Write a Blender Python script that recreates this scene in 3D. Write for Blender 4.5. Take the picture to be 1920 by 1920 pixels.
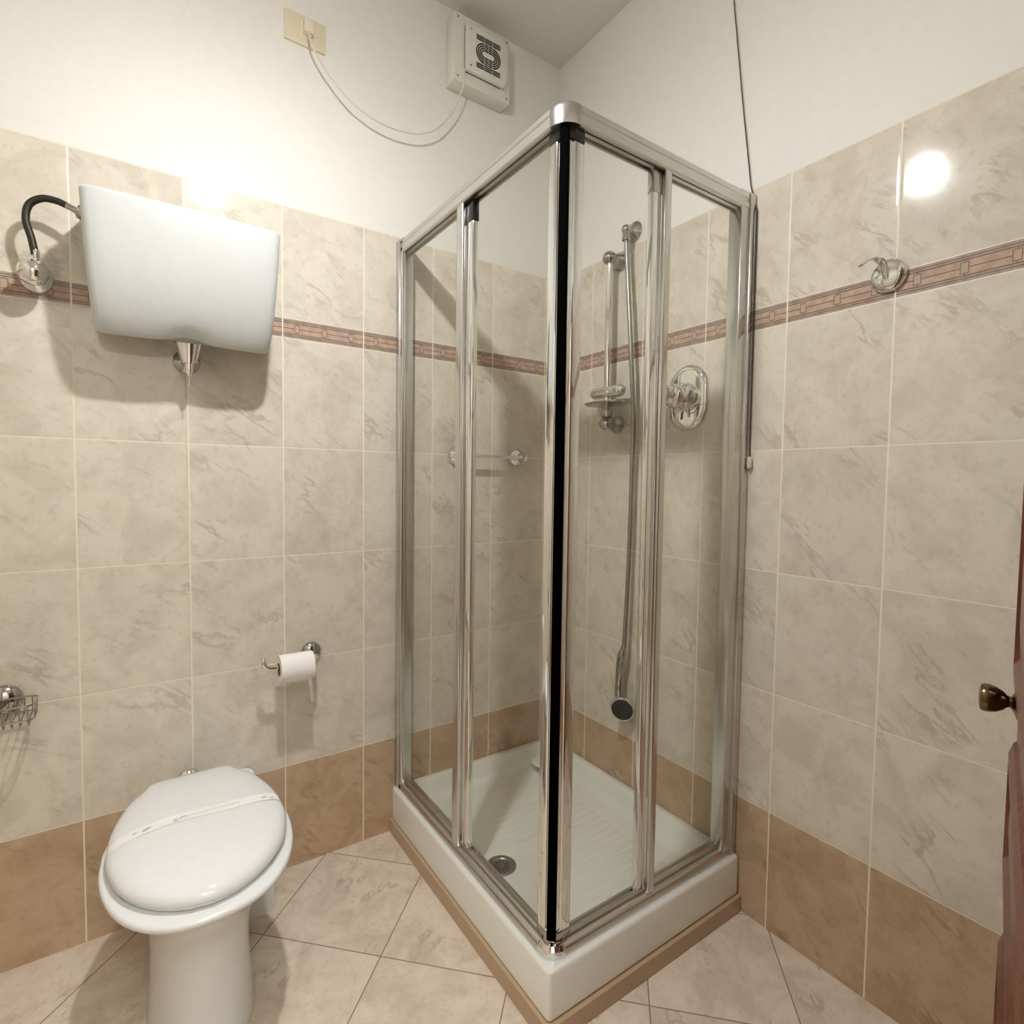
import bpy, bmesh, math, random
from mathutils import Vector, Matrix
S = bpy.context.scene
for o in list(bpy.data.objects): bpy.data.objects.remove(o)
C = S.collection
PI = math.pi

# ---------------- camera ----------------
cam_data = bpy.data.cameras.new('camera'); cam = bpy.data.objects.new('camera', cam_data); C.objects.link(cam)
R_ = Vector((0.82603464, -0.56347206, 0.01288475)); U_ = Vector((0.01573636, 0.04590883, 0.99882168)); F_ = Vector((0.56339963, 0.82485854, -0.04678929))
cam.matrix_world = Matrix(((R_.x, U_.x, -F_.x, -1.42988), (R_.y, U_.y, -F_.y, -1.77721), (R_.z, U_.z, -F_.z, 1.23214), (0, 0, 0, 1)))
cam_data.sensor_width = 36; cam_data.lens = 1031.697 / 1920 * 36
cam_data.shift_x = (960 - 955.24) / 1920; cam_data.shift_y = (949.78 - 960) / 1920
cam_data.clip_start = 0.02
S.camera = cam
# ---------------- world, exposure ----------------
w = bpy.data.worlds.new('world'); S.world = w; w.use_nodes = True
w.node_tree.nodes['Background'].inputs[0].default_value = (1, 0.95, 0.88, 1)
w.node_tree.nodes['Background'].inputs[1].default_value = 0.15
S.view_settings.view_transform = 'Standard'; S.view_settings.look = 'None'; S.view_settings.gamma = 1
S.view_settings.use_curve_mapping = False
S.view_settings.exposure = 0.76
S.cycles.caustics_reflective = False; S.cycles.caustics_refractive = False; S.cycles.sample_clamp_indirect = 4.0; S.cycles.blur_glossy = .5; S.cycles.use_light_tree = False; S.cycles.transparent_max_bounces = 16
LAMP = Vector((-1.15, -0.86, 2.48)); LAMP_STRENGTH = 22.5; LAMP_DOWN = 66.0; LAMP_COL = (1.0, 0.99, 0.975, 1)

HALL = bpy.data.lights.new('added_hall_fill', 'AREA'); HALL.shape = 'RECTANGLE'; HALL.size = .8; HALL.size_y = .8; HALL.energy = 22; HALL.color = (1, 1, 1)  # unseen area light added in the hallway as soft fill for the room
hl = bpy.data.objects.new('added_hall_fill', HALL); C.objects.link(hl); hl.location = (-1.45, -2.6, 2.84)
# ---------------- room dimensions ----------------
TW, TH = 0.25, 0.3314           # wall tile
Z1 = 0.3303; ZB0 = 1.6559; ZB1 = 1.7147; ZT = 2.0459; H = 2.874
AA, BB = 0.302, 0.220           # first grout offset on back / right wall
XL = -2.05; YF = -1.74

# ---------------- node helpers ----------------
class NT:
    def __init__(s, name):
        s.m = bpy.data.materials.new(name); s.m.use_nodes = True; s.t = s.m.node_tree
        s.b = s.t.nodes['Principled BSDF']; s.out = s.t.nodes['Material Output']
    def n(s, typ, **kw):
        n = s.t.nodes.new(typ)
        for k, v in kw.items(): setattr(n, k, v)
        return n
    def put(s, sock, v):
        if isinstance(v, bpy.types.NodeSocket): s.t.links.new(v, sock)
        elif v is not None: sock.default_value = v
    def math(s, op, a, b=None, c=None, clamp=False):
        n = s.n('ShaderNodeMath', operation=op); n.use_clamp = clamp
        s.put(n.inputs[0], a); s.put(n.inputs[1], b); s.put(n.inputs[2], c)
        return n.outputs[0]
    def mix(s, f, a, b, mode='MIX'):
        n = s.n('ShaderNodeMix', data_type='RGBA', blend_type=mode)
        s.put(n.inputs[0], f); s.put(n.inputs[6], a); s.put(n.inputs[7], b)
        return n.outputs[2]
    def fmix(s, f, a, b):
        n = s.n('ShaderNodeMix', data_type='FLOAT'); s.put(n.inputs[0], f); s.put(n.inputs[2], a); s.put(n.inputs[3], b)
        return n.outputs[0]
    def sm(s, x, lo, hi):       # smoothstep
        n = s.n('ShaderNodeMapRange', interpolation_type='SMOOTHSTEP'); s.put(n.inputs[0], x)
        n.inputs[1].default_value = lo; n.inputs[2].default_value = hi; return n.outputs[0]
    def noise(s, vec, scale, detail=4, rough=.5, dist=0):
        n = s.n('ShaderNodeTexNoise'); s.put(n.inputs['Vector'], vec)
        n.inputs['Scale'].default_value = scale; n.inputs['Detail'].default_value = detail
        n.inputs['Roughness'].default_value = rough; n.inputs['Distortion'].default_value = dist
        return n.outputs['Fac']
    def bump(s, h, strength, dist=.001, normal=None):
        n = s.n('ShaderNodeBump'); n.inputs['Strength'].default_value = strength; n.inputs['Distance'].default_value = dist
        s.put(n.inputs['Height'], h)
        if normal is not None: s.put(n.inputs['Normal'], normal)
        return n.outputs[0]
    def vadd(s, a, b):
        n = s.n('ShaderNodeVectorMath', operation='ADD'); s.put(n.inputs[0], a); s.put(n.inputs[1], b); return n.outputs[0]
    def vmul(s, a, b):
        n = s.n('ShaderNodeVectorMath', operation='MULTIPLY'); s.put(n.inputs[0], a); s.put(n.inputs[1], b); return n.outputs[0]
    def comb(s, x, y, z):
        n = s.n('ShaderNodeCombineXYZ'); s.put(n.inputs[0], x); s.put(n.inputs[1], y); s.put(n.inputs[2], z); return n.outputs[0]

def srgb(r, g, b):
    f = lambda c: (c / 255 / 12.92) if c / 255 <= .04045 else ((c / 255 + .055) / 1.055) ** 2.4
    return (f(r), f(g), f(b), 1)

def simple(name, col, rough=.5, metal=0, bump=0, bscale=60, ior=None, coat=0):
    t = NT(name); tc = t.n('ShaderNodeTexCoord')
    nz = t.noise(tc.outputs['Object'], bscale, 3)
    c2 = tuple(c * .93 for c in col[:3]) + (1,)
    t.put(t.b.inputs['Base Color'], t.mix(nz, col, c2))
    t.b.inputs['Roughness'].default_value = rough; t.b.inputs['Metallic'].default_value = metal
    if coat: t.b.inputs['Coat Weight'].default_value = coat; t.b.inputs['Coat Roughness'].default_value = .05
    if ior: t.b.inputs['IOR'].default_value = ior
    if bump: t.put(t.b.inputs['Normal'], t.bump(nz, bump))
    return t.m

def marble(t, pos, hashv, base, dark, vein, diag):
    """stone-look tile colour; pos = position vector socket, hashv = per tile random vector"""
    off = t.vadd(pos, t.vmul(hashv, (7.0, 7.0, 7.0)))
    mp = t.n('ShaderNodeMapping'); t.put(mp.inputs['Vector'], off)
    mp.vector_type = 'TEXTURE'; mp.inputs['Rotation'].default_value = diag[0]; mp.inputs['Scale'].default_value = diag[1]
    cl = t.noise(off, 9, 6, .62, .6)
    ve = t.noise(mp.outputs[0], 9.0, 7, .60, .25)
    fine = t.noise(off, 60, 4, .6)
    v = t.math('ABSOLUTE', t.math('SUBTRACT', ve, .5))
    vm = t.math('SUBTRACT', 1, t.sm(v, 0, .03))
    patch = t.sm(t.noise(off, 7, 2, .5), .48, .66)
    vm = t.math('MULTIPLY', vm, patch)
    c = t.mix(t.sm(cl, .36, .70), base, dark)
    c = t.mix(t.math('MULTIPLY', vm, .5), c, vein)
    c = t.mix(t.math('MULTIPLY', t.sm(fine, .5, .8), .3), c, vein)
    return c, cl

def wall_tile_mat(name, axis, off, diag):
    t = NT(name); tc = t.n('ShaderNodeTexCoord'); pos = tc.outputs['Object']
    sp = t.n('ShaderNodeSeparateXYZ'); t.put(sp.inputs[0], pos)
    u0 = t.math('MULTIPLY', sp.outputs[axis], -1.0); z = sp.outputs[2]
    u = t.math('DIVIDE', t.math('SUBTRACT', u0, off), TW)
    fu = t.math('FRACT', u); iu = t.math('FLOOR', u)
    du = t.math('MULTIPLY', t.math('MINIMUM', fu, t.math('SUBTRACT', 1, fu)), TW)
    up = t.math('GREATER_THAN', z, (ZB0 + ZB1) / 2)
    v = t.fmix(up, t.math('DIVIDE', t.math('ADD', z, .0011), TH), t.math('DIVIDE', t.math('SUBTRACT', z, ZB1), TH))
    fv = t.math('FRACT', v); iv = t.math('ADD', t.math('FLOOR', v), t.math('MULTIPLY', up, 11))
    dv = t.math('MULTIPLY', t.math('MINIMUM', fv, t.math('SUBTRACT', 1, fv)), TH)
    band = t.math('MULTIPLY', t.math('GREATER_THAN', z, ZB0), t.math('LESS_THAN', z, ZB1))
    brown = t.math('LESS_THAN', z, Z1)
    gu = t.math('SUBTRACT', 1, t.sm(du, .0013, .0023)); gv = t.math('SUBTRACT', 1, t.sm(dv, .0007, .0016))
    gr = t.math('MAXIMUM', gu, gv)
    wn = t.n('ShaderNodeTexWhiteNoise', noise_dimensions='3D'); t.put(wn.inputs['Vector'], t.comb(iu, iv, 3.0 + axis))
    hv = wn.outputs['Color']
    c1, cl = marble(t, pos, hv, srgb(225, 217, 202), srgb(210, 201, 185), srgb(168, 156, 141), diag)
    c2, _ = marble(t, pos, hv, srgb(199, 174, 146), srgb(181, 154, 124), srgb(148, 114, 82), diag)
    c = t.mix(brown, c1, c2)
    tint = t.math('ADD', .95, t.math('MULTIPLY', wn.outputs['Value'], .08))
    c = t.mix(1.0, c, t.comb(tint, tint, tint), 'MULTIPLY')
    # listello
    bu = t.math('FRACT', t.math('MULTIPLY', u, 3)); bv = t.math('DIVIDE', t.math('SUBTRACT', z, ZB0), ZB1 - ZB0)
    bc = t.math('ABSOLUTE', t.math('SUBTRACT', bv, .5)); uc = t.math('ABSOLUTE', t.math('SUBTRACT', bu, .5))
    inner = t.math('LESS_THAN', bc, .27)
    nzb = t.noise(pos, 45, 4, .6)
    cin = t.mix(t.sm(nzb, .35, .65), srgb(198, 171, 150), srgb(178, 154, 139))
    cout = t.mix(t.sm(nzb, .35, .65), srgb(176, 162, 152), srgb(158, 142, 132))
    cb = t.mix(inner, cout, cin)
    sq = t.math('MULTIPLY', t.math('LESS_THAN', bc, .19), t.math('LESS_THAN', uc, .085))
    cb = t.mix(sq, cb, srgb(186, 166, 148))
    def line(x, at, wd): return t.math('LESS_THAN', t.math('ABSOLUTE', t.math('SUBTRACT', x, at)), wd)
    l1 = t.math('MAXIMUM', line(bc, .27, .018), line(bc, .37, .014))
    l2 = t.math('MULTIPLY', line(bc, 0, .017), t.math('GREATER_THAN', uc, .085))
    l3 = t.math('MULTIPLY', line(uc, .085, .009), t.math('LESS_THAN', bc, .19))
    l4 = t.math('MULTIPLY', line(bc, .19, .015), t.math('LESS_THAN', uc, .085))
    tabs = t.math('MULTIPLY', line(uc, 0, .009), t.math('MULTIPLY', t.math('GREATER_THAN', bc, .19), inner))
    lines = t.math('MAXIMUM', t.math('MAXIMUM', l1, l2), t.math('MAXIMUM', t.math('MAXIMUM', l3, l4), tabs))
    cb = t.mix(t.math('MULTIPLY', lines, .9), cb, srgb(112, 82, 66))
    c = t.mix(band, c, cb)
    c = t.mix(t.math('MULTIPLY', gr, .95), c, srgb(242, 234, 216))
    top = t.math('GREATER_THAN', z, ZT - .003)
    c = t.mix(top, c, srgb(232, 224, 206))
    t.put(t.b.inputs['Base Color'], c)
    t.put(t.b.inputs['Roughness'], t.fmix(gr, .09, .6))
    # wavy glaze + recessed joints + relief on the listello
    wav = t.noise(pos, 5, 1, .4)
    h = t.math('SUBTRACT', t.math('MULTIPLY', t.math('SUBTRACT', 1, gr), .35), t.math('MULTIPLY', t.math('MULTIPLY', lines, band), .5))
    edge = t.math('ADD', t.sm(du, .001, .007), t.sm(dv, .001, .007))
    h = t.math('ADD', h, t.math('MULTIPLY', edge, .35))
    nb = t.bump(wav, .25, .006)
    t.put(t.b.inputs['Normal'], t.bump(h, .55, .001, nb))
    return t.m

def floor_mat():
    t = NT('floor_tile'); tc = t.n('ShaderNodeTexCoord'); pos = tc.outputs['Object']
    sp = t.n('ShaderNodeSeparateXYZ'); t.put(sp.inputs[0], pos)
    r2 = math.sqrt(.5); s = .3373
    p = t.math('DIVIDE', t.math('ADD', t.math('MULTIPLY', t.math('ADD', sp.outputs[0], sp.outputs[1]), r2), .984), s)
    q = t.math('DIVIDE', t.math('ADD', t.math('MULTIPLY', t.math('SUBTRACT', sp.outputs[0], sp.outputs[1]), r2), .3196), s)
    d = None
    for a in (p, q):
        f = t.math('FRACT', a); e = t.math('MULTIPLY', t.math('MINIMUM', f, t.math('SUBTRACT', 1, f)), s)
        d = e if d is None else t.math('MINIMUM', d, e)
    gr = t.math('SUBTRACT', 1, t.sm(d, .0009, .0019))
    wn = t.n('ShaderNodeTexWhiteNoise', noise_dimensions='3D'); t.put(wn.inputs['Vector'], t.comb(t.math('FLOOR', p), t.math('FLOOR', q), 1.5))
    c, cl = marble(t, pos, wn.outputs['Color'], srgb(227, 213, 195), srgb(205, 189, 170), srgb(158, 138, 120), ((0, 0, .7), (2, 1, 1)))
    t.put(t.b.inputs['Base Color'], t.mix(gr, c, srgb(138, 118, 104)))
    t.put(t.b.inputs['Roughness'], t.fmix(gr, .28, .8))
    t.put(t.b.inputs['Normal'], t.bump(t.math('SUBTRACT', t.math('MULTIPLY', cl, .3), gr), .35, .001))
    return t.m

def wood_mat():
    t = NT('mahogany'); tc = t.n('ShaderNodeTexCoord')
    mp = t.n('ShaderNodeMapping'); t.put(mp.inputs['Vector'], tc.outputs['Object']); mp.inputs['Scale'].default_value = (14, 14, 1.2)
    nz = t.noise(mp.outputs[0], 6, 5, .6, .8)
    t.put(t.b.inputs['Base Color'], t.mix(t.sm(nz, .35, .7), srgb(112, 56, 34), srgb(66, 22, 14)))
    t.b.inputs['Roughness'].default_value = .28
    t.put(t.b.inputs['Normal'], t.bump(nz, .1))
    return t.m

def glass_mat():
    t = NT('shower_glass')
    tc = t.n('ShaderNodeTexCoord'); nz = t.noise(tc.outputs['Object'], 3, 1)
    tr = t.n('ShaderNodeBsdfTransparent'); t.put(tr.inputs[0], t.mix(nz, (.993, .997, .986, 1), (.994, .998, .988, 1)))
    gl = t.n('ShaderNodeBsdfGlossy'); gl.inputs['Roughness'].default_value = .0
    ge = t.n('ShaderNodeNewGeometry'); dt = t.n('ShaderNodeVectorMath', operation='DOT_PRODUCT')
    t.put(dt.inputs[0], ge.outputs['Incoming']); t.put(dt.inputs[1], ge.outputs['Normal'])
    f5 = t.math('POWER', t.math('SUBTRACT', 1, t.math('ABSOLUTE', dt.outputs['Value']), clamp=True), 5)
    fr = t.math('ADD', .020, t.math('MULTIPLY', f5, .5))
    mx = t.n('ShaderNodeMixShader'); t.put(mx.inputs[0], fr)
    t.t.links.new(tr.outputs[0], mx.inputs[1]); t.t.links.new(gl.outputs[0], mx.inputs[2])
    t.t.links.new(mx.outputs[0], t.out.inputs[0])
    return t.m

def metal(name, col, rough, aniso=None, nscale=6):
    t = NT(name); tc = t.n('ShaderNodeTexCoord'); nz = t.noise(tc.outputs['Object'], nscale, 2)
    t.put(t.b.inputs['Base Color'], t.mix(nz, col, tuple(c * .97 for c in col[:3]) + (1,))); t.b.inputs['Metallic'].default_value = 1
    t.b.inputs['Roughness'].default_value = rough
    return t.m

def hose_mat(name, col, scale=260, rough=.3):
    t = NT(name); tc = t.n('ShaderNodeTexCoord')
    sp = t.n('ShaderNodeSeparateXYZ'); t.put(sp.inputs[0], tc.outputs['Object'])
    wv = t.math('SINE', t.math('MULTIPLY', sp.outputs[2], scale * 6.283))
    t.put(t.b.inputs['Base Color'], t.mix(t.math('ADD', t.math('MULTIPLY', wv, .35), .5, clamp=True), col, tuple(c * .45 for c in col[:3]) + (1,)))
    t.b.inputs['Metallic'].default_value = .9; t.b.inputs['Roughness'].default_value = rough
    return t.m

def emis_mat():
    t = NT('opal_glass_lit')
    tc = t.n('ShaderNodeTexCoord'); nz = t.noise(tc.outputs['Object'], 4, 1)
    t.put(t.b.inputs['Base Color'], t.mix(nz, (.9, .9, .88, 1), (.88, .88, .86, 1)))
    t.b.inputs['Emission Color'].default_value = LAMP_COL; ge = t.n('ShaderNodeNewGeometry'); sp = t.n('ShaderNodeSeparateXYZ'); t.put(sp.inputs[0], ge.outputs['Normal'])
    dn = t.math('POWER', t.math('MAXIMUM', t.math('MULTIPLY', sp.outputs[2], -1), 0), 6)   # extra downward emission added to brighten the lower walls
    t.put(t.b.inputs['Emission Strength'], t.math('MULTIPLY', LAMP_STRENGTH, t.math('ADD', 1, t.math('MULTIPLY', LAMP_DOWN, dn))))
    return t.m

M = dict(
    tileA=wall_tile_mat('wall_tile_back', 0, AA, ((0, .6, 0), (3.2, 1, 1))), tileB=wall_tile_mat('wall_tile_right', 1, BB, ((.75, 0, 0), (1, 3.2, 1))),
    floor=floor_mat(), wood=wood_mat(), glass=glass_mat(), lamp=emis_mat(),
    paint=simple('white_paint', srgb(236, 234, 227), .6, bump=.05, bscale=40),
    ceil=simple('ceiling_paint', srgb(226, 222, 214), .75, bump=.05, bscale=40),
    tankc=simple('white_tank_ceramic', srgb(206, 210, 209), .3),
    ceramic=simple('white_ceramic', srgb(234, 236, 235), .16),
    tray=simple('white_tray_ceramic', srgb(238, 238, 230), .10, coat=.3),
    plastic=simple('white_plastic', srgb(226, 224, 214), .35),
    lidp=simple('white_lid_plastic', srgb(236, 238, 238), .08),
    ivory=simple('ivory_plastic', srgb(226, 214, 188), .4), ivory2=simple('ivory_plug_plastic', srgb(232, 222, 200), .4),
    cable=simple('cream_cable', srgb(222, 216, 200), .5),
    seal=simple('black_seal', srgb(4, 4, 4), .9, ior=1.05), black=simple('black_plastic', srgb(14, 14, 15), .25), dark=simple('dark_slot', srgb(30, 28, 26), .6),
    rubber=simple('black_rubber', srgb(18, 18, 18), .7),
    paper=simple('tissue_paper', srgb(246, 244, 240), .9, bump=.2, bscale=120), card=simple('cardboard', srgb(160, 132, 100), .9),
    band=simple('paper_band', srgb(247, 247, 245), .6), ink=simple('grey_ink', srgb(190, 190, 188), .7),
    chrome=metal('chrome', (.82, .82, .81, 1), .05), alu=metal('polished_aluminium', (.62, .61, .585, 1), .22),
    alub=metal('satin_aluminium', (.66, .66, .63, 1), .34), steel=metal('brushed_steel', (.26, .26, .24, 1), .3),
    bronze=metal('aged_bronze', (.16, .11, .06, 1), .22), darkchrome=metal('dark_chrome', (.45, .44, .42, 1), .12),
    hose=hose_mat('braided_hose', (.075, .07, .06, 1), 300, .45), hose2=hose_mat('shower_hose', (.5, .5, .47, 1), 160, .28),
    cord=simple('dark_cord', srgb(52, 50, 46), .7), dish=metal('smoked_chrome', (.5, .5, .47, 1), .12),
    plinth=None)
M['plinth'] = simple('beige_plinth_tile', srgb(186, 160, 130), .25, bscale=14)

# ---------------- mesh builder ----------------
class MB:
    def __init__(s): s.bm = bmesh.new()
    def _merge(s, b, mat=0):
        me = bpy.data.meshes.new('t'); b.to_mesh(me); b.free()
        n0 = len(s.bm.faces); s.bm.from_mesh(me); s.bm.faces.ensure_lookup_table()
        if mat:
            for f in s.bm.faces[n0:]: f.material_index = mat
        bpy.data.meshes.remove(me)
    def box(s, a, b, bev=0, seg=2, mat=0, mtx=None):
        t = bmesh.new(); bmesh.ops.create_cube(t, size=1)
        a, b = Vector(a), Vector(b); c = (a + b) / 2; d = b - a
        for v in t.verts: v.co = Vector((v.co.x * d.x, v.co.y * d.y, v.co.z * d.z)) + c
        if bev: bmesh.ops.bevel(t, geom=t.edges[:], offset=bev, segments=seg, profile=.5, affect='EDGES', clamp_overlap=True)
        if mtx: bmesh.ops.transform(t, matrix=mtx, verts=t.verts)
        s._merge(t, mat); return s
    def prism(s, poly, h0, h1, axis='z', bev=0, seg=2, mat=0, bevsel=None):
        """poly in the two other axes (order: z->(x,y), y->(x,z), x->(y,z))"""
        t = bmesh.new()
        def P(p, h): return {'z': (p[0], p[1], h), 'y': (p[0], h, p[1]), 'x': (h, p[0], p[1])}[axis]
        lo = [t.verts.new(P(p, h0)) for p in poly]; hi = [t.verts.new(P(p, h1)) for p in poly]
        n = len(poly); t.faces.new(lo); t.faces.new(hi[::-1])
        for i in range(n): t.faces.new((lo[i], lo[(i + 1) % n], hi[(i + 1) % n], hi[i]))
        bmesh.ops.recalc_face_normals(t, faces=t.faces)
        if bev:
            es = [e for e in t.edges if (e.verts[0] in lo and e.verts[1] in lo) or (e.verts[0] in hi and e.verts[1] in hi)] if bevsel == 'caps' else t.edges[:]
            bmesh.ops.bevel(t, geom=es, offset=bev, segments=seg, profile=.5, affect='EDGES', clamp_overlap=True)
        s._merge(t, mat); return s
    def loft(s, rings, cap0=True, cap1=True, mat=0, closed=True):
        t = bmesh.new(); R = [[t.verts.new(p) for p in r] for r in rings]; n = len(rings[0])
        for a, b in zip(R, R[1:]):
            for i in range(n if closed else n - 1):
                j = (i + 1) % n
                try: t.faces.new((a[i], a[j], b[j], b[i]))
                except ValueError: pass
        if cap0: t.faces.new(R[0][::-1])
        if cap1: t.faces.new(R[-1])
        bmesh.ops.recalc_face_normals(t, faces=t.faces)
        s._merge(t, mat); return s
    def lathe(s, prof, org, axis, seg=32, mat=0, cap=True):
        """prof = [(radius, distance along axis)]"""
        ax = Vector(axis).normalized(); u = ax.orthogonal().normalized(); v = ax.cross(u); org = Vector(org)
        rings = [[org + ax * h + (u * math.cos(2 * PI * k / seg) + v * math.sin(2 * PI * k / seg)) * max(r, 1e-5) for k in range(seg)] for r, h in prof]
        return s.loft(rings, cap, cap, mat)
    def cyl(s, a, b, r, r2=None, seg=24, mat=0):
        a, b = Vector(a), Vector(b); L = (b - a).length
        return s.lathe([(r, 0), (r if r2 is None else r2, L)], a, b - a, seg, mat)
    def sphere(s, c, r, sc=(1, 1, 1), seg=24, mat=0):
        t = bmesh.new(); bmesh.ops.create_uvsphere(t, u_segments=seg, v_segments=seg // 2, radius=r)
        for v in t.verts: v.co = Vector((v.co.x * sc[0], v.co.y * sc[1], v.co.z * sc[2])) + Vector(c)
        s._merge(t, mat); return s
    def tube(s, pts, r, seg=12, smooth=True, closed=False, mat=0, sub=8, radii=None):
        P = [Vector(p) for p in pts]
        if smooth and len(P) > 2:
            Q = []; n = len(P); RR = []
            rng = n if closed else n - 1
            for i in range(rng):
                p1, p2 = P[i], P[(i + 1) % n]
                p0 = P[(i - 1) % n] if (closed or i > 0) else p1 * 2 - p2
                p3 = P[(i + 2) % n] if (closed or i + 2 < n) else p2 * 2 - p1
                for k in range(sub):
                    t_ = k / sub
                    Q.append(.5 * ((2 * p1) + (p2 - p0) * t_ + (2 * p0 - 5 * p1 + 4 * p2 - p3) * t_ ** 2 + (3 * p1 - p0 - 3 * p2 + p3) * t_ ** 3))
                    if radii: RR.append(radii[i] * (1 - t_) + radii[(i + 1) % n] * t_)
            if not closed:
                Q.append(P[-1]);
                if radii: RR.append(radii[-1])
            P = Q; radii = RR if radii else None
        n = len(P); rings = []
        tan = [(P[(i + 1) % n] - P[i - 1]) if closed else (P[min(i + 1, n - 1)] - P[max(i - 1, 0)]) for i in range(n)]
        nrm = tan[0].orthogonal().normalized()
        for i in range(n):
            tg = tan[i].normalized(); nrm = (nrm - tg * nrm.dot(tg)).normalized(); bn = tg.cross(nrm)
            rr = radii[i] if radii else r
            rings.append([P[i] + (nrm * math.cos(2 * PI * k / seg) + bn * math.sin(2 * PI * k / seg)) * rr for k in range(seg)])
        if closed: rings.append(rings[0]); return s.loft(rings, False, False, mat)
        return s.loft(rings, True, True, mat)
    def build(s, name, mats, parent=None, angle=35, smooth=True, **props):
        me = bpy.data.meshes.new(name)
        bmesh.ops.remove_doubles(s.bm, verts=s.bm.verts, dist=1e-6)
        s.bm.to_mesh(me); s.bm.free()
        if not isinstance(mats, (list, tuple)): mats = [mats]
        for m in mats: me.materials.append(m)
        if smooth:
            me.shade_smooth(); me.set_sharp_from_angle(angle=math.radians(angle))
        o = bpy.data.objects.new(name, me); C.objects.link(o)
        if parent is not None:
            off = WLOC.get(parent.name, Vector((0, 0, 0)))
            me.transform(Matrix.Translation(-off)); o.parent = parent; WLOC[o.name] = off
        for k, v in props.items(): o[k] = v
        return o
WLOC = {}
def thing(name, label, cat, loc, group=None):
    o = bpy.data.objects.new(name, None); C.objects.link(o); o.location = loc; o.empty_display_size = .05
    WLOC[o.name] = Vector(loc); o['label'] = label; o['category'] = cat
    if group: o['group'] = group
    return o

# ---------------- structure ----------------
def st(mb, name, mats, label=None, parent=None, **k):
    o = mb.build(name, mats, parent, smooth=k.get('smooth', False))
    if parent is None:
        o['kind'] = 'structure'
        if label: o['label'] = label; o['category'] = k.get('cat', name.split('_')[0])
    return o
T = .12
st(MB().box((XL - T, -3.3, -.1), (T, T, 0)), 'floor', M['floor'], 'cream pink stone-look floor tiles laid on the diagonal')
st(MB().box((XL - T, -3.3, H), (T, T, H + .1)), 'ceiling', M['ceil'], 'plain white painted ceiling')
st(MB().box((XL, 0, 0), (0, .02, ZT)).box((XL - T, 0, ZT), (T, T, H), mat=1).box((XL - T, .02, 0), (T, T, ZT), mat=1), 'wall_back', [M['tileA'], M['paint']], 'beige tiled wall behind the toilet, white paint above')
st(MB().box((0, YF - T, 0), (.02, 0, ZT)).box((0, -3.3, ZT), (T, .003, H), mat=1).box((.02, -3.3, 0), (T, 0, ZT), mat=1).box((.003, -3.3, 0), (.02, YF - T, ZT), mat=1), 'wall_right', [M['tileB'], M['paint']], 'beige tiled wall with the robe hook, white paint above')
st(MB().box((XL - .02, -3.3, 0), (XL, 0, ZT)).box((XL - T, -3.3, ZT), (XL, .003, H), mat=1).box((XL - T, -3.3, 0), (XL - .02, 0, ZT), mat=1), 'wall_left', [M['tileB'], M['paint']], 'tiled left side wall')
DX0, DX1, DZ = -1.88, -1.09, 2.08
st(MB().box((XL - .06, YF - T, 0), (DX0, YF, ZT)).box((DX1, YF - T, 0), (.06, YF, ZT)).box((XL - .06, YF - T, ZT), (DX0, YF, H), mat=1).box((DX1, YF - T, ZT), (.06, YF, H), mat=1).box((DX0, YF - T, DZ), (DX1, YF, H), mat=1), 'wall_front', [M['tileA'], M['paint']], 'tiled wall holding the doorway')
st(MB().box((XL - T, -3.42, 0), (T, -3.3, H)), 'wall_hallway', M['paint'], 'plain wall of the hallway beyond the doorway')
# plinth under the tray
st(MB().box((-.709, -.897, 0), (0, 0, .046), bev=.001, seg=1), 'trim_1', M['plinth'], 'low beige tiled plinth under the shower tray', cat='trim')

# ---------------- door leaf (swung right back into the room) ----------------
Fe = Vector((-.336, -1.540, 0)); th = math.radians(14.2); dd = Vector((-math.cos(th), -math.sin(th), 0)); nn = Vector((-math.sin(th), math.cos(th), 0))
LW = .79
def dmtx():
    return Matrix(((dd.x, nn.x, 0, Fe.x), (dd.y, nn.y, 0, Fe.y), (0, 0, 1, 0), (0, 0, 0, 1)))
mt = dmtx()                                   # local: x from free edge to hinge, y out of the visible face, z up
lm = MB().box((0, -.045, .006), (LW, -.008, 2.05), mtx=mt, bev=.002, seg=1)
for a, b in ((0, .1), (LW - .1, LW)): lm.box((a, -.01, .006), (b, 0, 2.05), mtx=mt, bev=.003)
for a, b in ((.006, .15), (.56, .65), (.86, .94), (1.94, 2.05)): lm.box((.1, -.01, a), (LW - .1, 0, b), mtx=mt, bev=.003)
door = st(lm, 'door_1', M['wood'], 'dark red-brown wooden door leaf at the right edge with bronze knob', smooth=True, cat='door')
def panel(z0, z1):
    m_ = MB(); x0, x1 = .012, LW - .04
    def ring(i, y): return [mt @ Vector(p) for p in ((x0 + i, y, z0 + i * 1.6), (x1 - i, y, z0 + i * 1.6), (x1 - i, y, z1 - i * 1.6), (x0 + i, y, z1 - i * 1.6))]
    m_.loft([ring(0, -.004), ring(.004, .004), ring(.012, .009), ring(.02, .009), ring(.03, .003), ring(.06, .006)], True, True)
    return m_.build('door_panel', M['wood'], door, angle=20)
panel(.94, 1.96); panel(.648, .858); panel(.02, .563)
K = Vector((-.40, -1.556, .925))
kb = mt @ Vector((.062, 0, .925))
hd = MB().lathe([(.020, 0), (.022, .002), (.022, .004), (.014, .007), (.0085, .010), (.0075, .012), (.0085, .0145), (.0135, .019), (.0178, .026), (.0200, .034), (.0200, .040), (.0180, .0435), (.011, .0452), (.001, .0458)], kb, nn, 32)
hd.build('door_handle', M['bronze'], door, label='aged bronze round door knob')
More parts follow.
